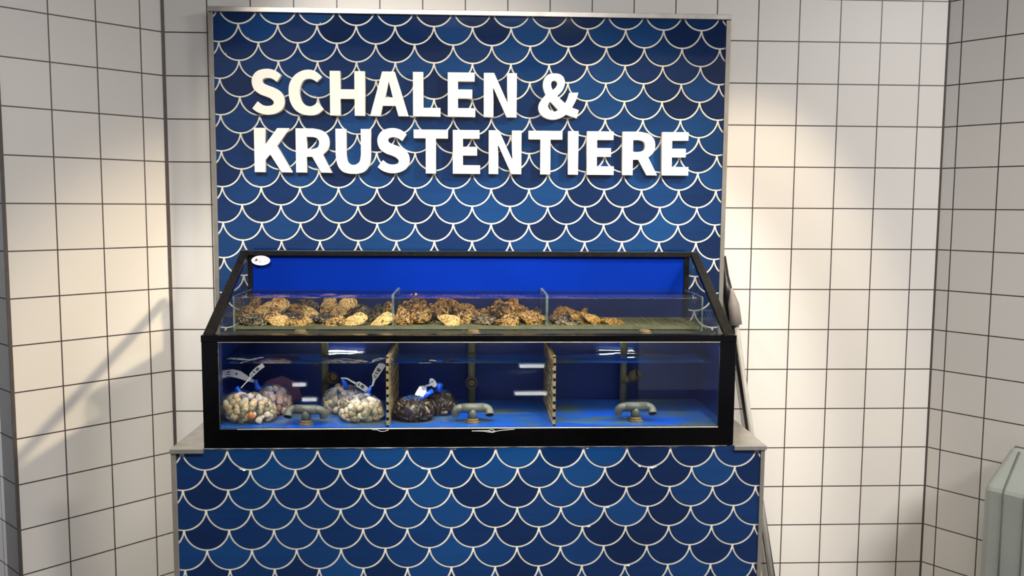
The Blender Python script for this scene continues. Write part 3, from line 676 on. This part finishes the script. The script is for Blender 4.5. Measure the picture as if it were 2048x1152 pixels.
def net(name, c, rad, mat, parent, seed, tilt=0, grow=.010, neck=None):
    """closed net skin around a heap, drawn up to its tie"""
    m = MB(); uvl = m.bm.loops.layers.uv.new('UVMap'); nu, nv = 40, 22; rings = []; off = Vector((seed, 0, 0)); Rm = Matrix.Rotation(tilt, 4, 'Y'); nk = Vector(neck) if neck else None
    for j in range(nv + 1):
        ph = .02 + (PI - .04)*j/nv; ring = []
        for k in range(nu):
            th = 2*PI*k/nu; d = Vector((math.sin(ph)*math.cos(th), math.sin(ph)*math.sin(th), math.cos(ph)))
            g = grow + .004*noise.noise(d*3 + off)
            p = Rm @ Vector((d.x*(rad[0] + g), d.y*(rad[1] + g), d.z*(rad[2] + g)))
            if nk is not None:
                w = max(0, 1 - ph/.55)**1.6; p = p.lerp(nk - Vector(c), w)
            p.z = max(p.z, ZF + .001 - c[2]); ring.append(m.bm.verts.new(p))
        rings.append(ring)
    for j in range(nv):
        for k in range(nu):
            f = m.bm.faces.new((rings[j][k], rings[j+1][k], rings[j+1][(k+1) % nu], rings[j][(k+1) % nu])); f.smooth = True
            for lp, (jj, kk) in zip(f.loops, ((j,k),(j+1,k),(j+1,k+1),(j,k+1))): lp[uvl].uv = (kk/nu, jj/nv*.6)
    return m.build(name, mat, parent)
def ribbon(name, pts, widths, mat, parent, wdir, t=.0008):
    m = MB(); uvl = m.bm.loops.layers.uv.new('UVMap'); pts = [Vector(p) for p in pts]; n = len(pts); R = []
    wd = Vector(wdir).normalized()
    for i, p in enumerate(pts):
        w = widths[i] if isinstance(widths, (list, tuple)) else widths
        tg = (pts[min(i+1, n-1)] - pts[max(i-1, 0)]).normalized(); s = (wd - tg*wd.dot(tg)).normalized(); nn = tg.cross(s)*t/2
        R.append([m.bm.verts.new(p + s*w/2 + nn), m.bm.verts.new(p - s*w/2 + nn), m.bm.verts.new(p - s*w/2 - nn), m.bm.verts.new(p + s*w/2 - nn)])
    for i in range(n - 1):
        for k in range(4):
            f = m.bm.faces.new((R[i][k], R[i+1][k], R[i+1][(k+1) % 4], R[i][(k+1) % 4]))
            for lp, (a, b) in zip(f.loops, ((i,k),(i+1,k),(i+1,k+1),(i,k+1))): lp[uvl].uv = (a/(n-1), 1 if b % 4 in (0, 3) else 0)
    m.bm.faces.new(R[0][::-1]); m.bm.faces.new(R[-1]); return m.build(name, mat, parent)
def tie(parent, pts, r):
    m = MB(); m.tube(pts, r, 9); return m.build('tie', M['tie'], parent)
def rel(c, *uvy): return [spot(u, v, y) - Vector(c) for u, v, y in uvy]

# the four bags of clams
c1 = spot(498, 819, -.49); r1 = (.076, .052, .047)
b1 = thing('clam_bag', 'net bag of grey and white clams against the front glass at the far left', 'bag', c1, 'net bags in the lower tank')
for o in fill_bag(clam0, clam_used, c1, r1, 128, 'clam in the net bag against the front glass at the far left', 'clam', 'clams in the front left bag', .006, 1, .18): pass
net('net', c1, r1, M['netclear'], b1, 1, .18, .012, spot(479, 787, -.475))
tie(b1, rel(c1, (481,790,-.474), (478,781,-.47), (473,775,-.468)), [.009,.005,.008])
ribbon('printed_tag', rel(c1, (482,776,-.468), (490,767,-.46), (500,757,-.45), (503,750,-.445), (515,738,-.44), (527,730,-.435)), [.003,.003,.004,.014,.015,.014], M['barcode'], b1, (.7,.0,-.7))
c2 = spot(545, 806, -.39); r2 = (.052, .046, .052)
b2 = thing('clam_bag', 'net bag of cream clams with purple netting, behind the far left bag', 'bag', c2, 'net bags in the lower tank')
fill_bag(clam0, clam_used, c2, r2, 104, 'clam in the net bag behind the far left bag', 'clam', 'clams in the rear left bag', .006, 2, .25)
net('net', c2, r2, M['netpink'], b2, 2, .25, .012, spot(514, 776, -.42))
tie(b2, rel(c2, (517,780,-.42), (513,770,-.42), (511,760,-.42)), [.011,.007,.006])
ribbon('printed_tag', rel(c2, (510,763,-.42), (500,760,-.42), (490,755,-.43), (478,749,-.43), (464,746,-.43), (455,746,-.43), (448,748,-.43), (437,750,-.43)), [.008,.012,.018,.024,.024,.020,.024,.022], M['fishprint'], b2, (.1,.1,1))
ribbon('loose_net', rel(c2, (522,790,-.36), (540,775,-.35), (562,770,-.345), (582,780,-.345), (596,800,-.35)), [.03,.05,.06,.06,.03], M['purplefilm'], b2, (.2,.35,1))
c3 = spot(689, 804, -.385); r3 = (.062, .046, .050)
b3 = thing('clam_bag', 'net bag of cream clams behind, left of the first perforated divider', 'bag', c3, 'net bags in the lower tank')
fill_bag(clam0, clam_used, c3, r3, 116, 'clam in the rear net bag near the first perforated divider', 'clam', 'clams in the rear bag by the divider', .006, 3, .1)
net('net', c3, r3, M['netblue'], b3, 3, .1, .012, spot(693, 776, -.40))
tie(b3, rel(c3, (694,778,-.40), (690,766,-.40), (684,757,-.40)), [.009,.008,.005])
ribbon('printed_tag', rel(c3, (682,756,-.405), (694,757,-.41), (704,763,-.415), (712,767,-.42), (716,768,-.425), (727,775,-.43), (735,781,-.43)), [.004,.005,.005,.007,.018,.018,.016], M['barcode'], b3, (.5,.1,.8))
c4 = spot(722, 820, -.485); r4 = (.062, .048, .044)
b4 = thing('clam_bag', 'net bag of brownish clams leaning on the first perforated divider', 'bag', c4, 'net bags in the lower tank')
fill_bag(clam0, clam_used, c4, r4, 118, 'clam in the front net bag leaning on the first perforated divider', 'clam', 'clams in the front bag by the divider', .006, 4, .12)
net('net', c4, r4, M['netclear'], b4, 4, .12, .012, spot(736, 785, -.46))
tie(b4, rel(c4, (735,789,-.46), (738,782,-.46), (741,774,-.46)), [.012,.006,.005])
ribbon('printed_tag', rel(c4, (739,774,-.46), (745,771,-.46), (748,760,-.46), (750,752,-.46), (757,740,-.46), (766,727,-.458)), [.004,.006,.008,.020,.022,.022], M['barcode'], b4, (1,.1,.4))
# one orange clam that stands out
oc = clam0.copy(); oc.data = clam0.data.copy(); oc.data.materials.clear(); oc.data.materials.append(M['orange']); C.objects.link(oc)
oc.matrix_world = Matrix.Translation(spot(502, 832, -.545)) @ Matrix.Rotation(PI/2, 4, 'X')
tag(oc, 'orange clam low in the net bag at the far left', 'clam', 'clams in the front left bag')

c5 = spot(827, 822, -.48); r5 = (.058, .046, .040)
b5 = thing('mussel_bag', 'net bag of dark mussels with a white tag, right of the first divider', 'bag', c5, 'net bags in the lower tank')
fill_bag(mussel0, mussel_used, c5, r5, 170, 'dark mussel in the net bag right of the first perforated divider', 'mussel', 'mussels in the front bag', .007, 5)
net('net', c5, r5, M['netdark'], b5, 5, 0, .011, spot(840, 796, -.47))
tie(b5, rel(c5, (838,796,-.47), (850,790,-.465), (866,781,-.46)), [.009,.010,.007])
ribbon('printed_tag', rel(c5, (837,793,-.475), (841,786,-.475), (846,778,-.472), (853,772,-.47), (862,770,-.468)), [.026,.028,.030,.024,.006], M['fishprint'], b5, (.9,0,.5))
c6 = spot(880, 811, -.40); r6 = (.046, .042, .044)
b6 = thing('mussel_bag', 'net bag of dark mussels beside the middle T-shaped pipe', 'bag', c6, 'net bags in the lower tank')
fill_bag(mussel0, mussel_used, c6, r6, 150, 'dark mussel in the net bag beside the middle pipe', 'mussel', 'mussels in the rear bag', .007, 6)
net('net', c6, r6, M['netdark'], b6, 6, 0, .011, spot(878, 780, -.43))
tie(b6, rel(c6, (876,783,-.43), (878,774,-.43), (881,767,-.43)), [.009,.012,.009])
ribbon('printed_tag', rel(c6, (872,773,-.435), (868,768,-.435), (864,764,-.435), (862,757,-.435)), [.012,.018,.022,.008], M['fishprint'], b6, (.6,0,-.8))

# ------------------------------------------------------------------ poles leaning between panel and wall
def pole_at(u, v, y): return spot(u, v, y)
bp = thing('black_pole', 'flat black pole leaning beside the panel, behind the counter', 'pole')
a, b = spot(1452, 560, -.030), spot(1540, 1130, -.030); d = (b - a); k0 = -.08; k1 = (0.002 - a.z)/d.z
m = MB(); P0, P1 = a + d*k0, a + d*k1; m.tube([P0, P1], .0135, 12); m.build('shaft', M['blackpole'], bp)
m = MB(); m.tube([a - d*.03, a + d*.05, a + d*.24, a + d*.26], [.012,.020,.020,.014], 12); m.build('sleeve', M['blackpole'], bp)
gp = thing('broom_handle', 'grey broom handle with thick tapered grip leaning right of the panel', 'broom')
a, b = spot(1463, 580, -.062), spot(1537, 1110, -.085); d = (b - a).normalized(); ln = (a.z - .003)/-d.z
m = MB(); m.tube([a + d*.115, a + d*ln], .0088, 14); m.build('shaft', M['greypole'], gp)
m = MB(); m.tube([a - d*.006, a, a + d*.006, a + d*.05, a + d*.06, a + d*.128, a + d*.13], [.003,.0065,.0075,.0195,.0205,.0205,.0105], 20); m.build('grip', M['greygrip'], gp)

# ------------------------------------------------------------------ moulded plastic container at the right edge
ct = thing('plastic_container', 'pale grey moulded plastic container with dark grooves at the lower right edge', 'container', (XR - math.sin(AR)*.02 + math.cos(AR)*.31, -math.cos(AR)*.02 - math.sin(AR)*.31, 0))
ct.rotation_euler = (0, 0, -AR)
X0, X1, Y0, Y1 = 0, .64, -.22, 0
m = MB(); lv = [(0, .0, .0), (.662, .0, .0), (.674, .002, .006), (.784, .030, .112), (.792, .036, .124)]; rings = []
for z, ix, iy in lv:
    rr = .022; pts = []
    for cx, cy, a0 in ((X1 - ix - rr, Y1 - iy*.1 - rr, 0), (X0 + ix + rr, Y1 - iy*.1 - rr, 90), (X0 + ix + rr, Y0 + iy + rr, 180), (X1 - ix - rr, Y0 + iy + rr, 270)):
        for q in range(5): t = math.radians(a0 + 22.5*q); pts.append((cx + rr*math.cos(t), cy + rr*math.sin(t), z))
    rings.append([m.bm.verts.new(p) for p in pts])
n = len(rings[0])
for a, b in zip(rings, rings[1:]):
    for k in range(n): m.bm.faces.new((a[k], a[(k+1) % n], b[(k+1) % n], b[k]))
m.bm.faces.new(rings[0][::-1]); m.bm.faces.new(rings[-1]); m.build('shell', M['bin'], ct, .004)
for dx in (.064, .13, .20, .27, .34, .41, .48, .55):
    m = MB(); m.tube([(dx, Y0 + .0005, .003), (dx, Y0 + .0005, .660), (dx, Y0 + .007, .675), (dx, Y0 + .111, .7835)], .0034, 8); m.build('groove', M['groove'], ct)
m = MB(); m.box(.04, .60, Y0 + .130, Y0 + .138, .7915, .796); m.build('lid_seam', M['groove'], ct)

# ------------------------------------------------------------------ unseen cooler, added for the white streaks in the tank glass
dc = thing('unseen_cooler', 'unseen low dark cooler with white tube lamps, added for streaks in the tank glass', 'cooler', (-.35, -3.95, 0))
m = MB(); m.box(-1.2, 1.4, -.02, .0, 0, .75); m.box(-1.2, 1.4, 0, .45, 0, .08); m.box(-1.22, -1.2, -.02, .45, 0, .75); m.box(1.4, 1.42, -.02, .45, 0, .75); m.build('body', M['blackmatte'], dc)
for x0, x1, z in ((.66, .84, .534), (.63, .86, .348), (-.84, -.74, .412), (-.78, -.67, .312)):
    m = MB(); m.box(x0, x1, .17, .19, z - .012, z + .016); hs = m.build('lamp_shelf', M['lampmetal'], dc)
    m = MB(); m.tube([(x0 + .01, .2015, z), (x1 - .01, .2015, z)], .011, 12); m.build('lamp_tube', M['tube'], hs)

# ------------------------------------------------------------------ lights
def ceiling_spot(x, y, aim, power, size, blend, col, label, rad=.035):
    t = thing('ceiling_spotlight', label, 'ceiling light', (x, y, 3.05), 'ceiling spotlights')
    m = MB(); m.lathe([(.0, -.001), (.062, -.001), (.062, -.014), (.05, -.014), (.045, -.004), (0, -.004)]); m.build('housing', M['lampmetal'], t)
    l = bpy.data.lights.new('spot_beam', 'SPOT'); l.energy = power; l.spot_size = math.radians(size); l.spot_blend = blend; l.color = col; l.shadow_soft_size = rad
    o = bpy.data.objects.new('spot_beam', l); C.objects.link(o); o.parent = t; o.location = (0, 0, -.05)
    o.rotation_euler = (Vector(aim) - Vector((x, y, 3.0))).to_track_quat('-Z', 'Y').to_euler()
    return o
WARM = (1, .81, .55); NEUT = (1, .93, .82)
ceiling_spot(1.9, -1.2, (-.70, .05, .8), 325, 39, .6, WARM, 'recessed ceiling spotlight at the right, aimed across the tank', .07)
ceiling_spot(1.0, -1.0, (.98, -.05, 1.1), 70, 41, .6, WARM, 'recessed ceiling spotlight over the right, aimed at the back wall')
ceiling_spot(-.9, -1.9, (-.2, -.1, 1.6), 95, 46, .6, NEUT, 'recessed ceiling spotlight at the left, aimed at the sign')
ceiling_spot(-.55, -2.4, (-.4, -.4, 1.12), 150, 38, .5, NEUT, 'recessed ceiling spotlight in front, left of centre, aimed at the tank', .03)
ceiling_spot(.75, -2.4, (.45, -.4, 1.12), 170, 38, .5, NEUT, 'recessed ceiling spotlight in front, right of centre, aimed at the tank', .03)
ceiling_spot(-2.4, -1.3, (-1.75, .05, 1.0), 60, 50, .6, (.9, .94, 1), 'unseen ceiling spotlight added at the far left to brighten the outer wall')  # lamp added only to brighten the outer left wall
def fill_light(x, y, sx, sy, power, label):  # unseen area light added as ambient fill, framed like a ceiling fixture
    t = thing('ceiling_fill_light', label, 'ceiling light', (x, y, 3.05), 'added ceiling fill lights')
    m = MB(); m.box(-sx/2 - .03, sx/2 + .03, -sy/2 - .03, sy/2 + .03, -.02, -.001); m.build('frame', M['lampmetal'], t)
    l = bpy.data.lights.new('fill_glow', 'AREA'); l.shape = 'RECTANGLE'; l.size = sx; l.size_y = sy; l.energy = power; l.color = (1, .96, .93)
    o = bpy.data.objects.new('fill_glow', l); C.objects.link(o); o.parent = t; o.location = (0, 0, -.03)
fill_light(3.0, -2.8, 1.2, .6, 108, 'added ceiling fill light at the right, in front of the tank')
fill_light(.2, -2.75, 1.2, .6, 38, 'added ceiling fill light in the middle, in front of the tank')
w = bpy.data.worlds.new('shop'); bpy.context.scene.world = w; w.use_nodes = True
bg = w.node_tree.nodes['Background']; bg.inputs['Color'].default_value = (.86, .88, 1.0, 1); bg.inputs['Strength'].default_value = .32
# ------------------------------------------------------------------ camera and view
cam = bpy.data.cameras.new('camera'); co = bpy.data.objects.new('camera', cam); C.objects.link(co)
cam.sensor_width = 36; cam.lens = FPX*36/2048; cam.clip_start = .05
co.matrix_world = Matrix.Translation(CAMP) @ Matrix((CR, CU, -CF)).transposed().to_4x4()
sc = bpy.context.scene; sc.camera = co
sc.view_settings.view_transform = 'Standard'; sc.view_settings.look = 'None'; sc.view_settings.gamma = 1; sc.view_settings.exposure = .4; sc.view_settings.use_curve_mapping = False
sc.cycles.transparent_max_bounces = 32; sc.cycles.max_bounces = 14
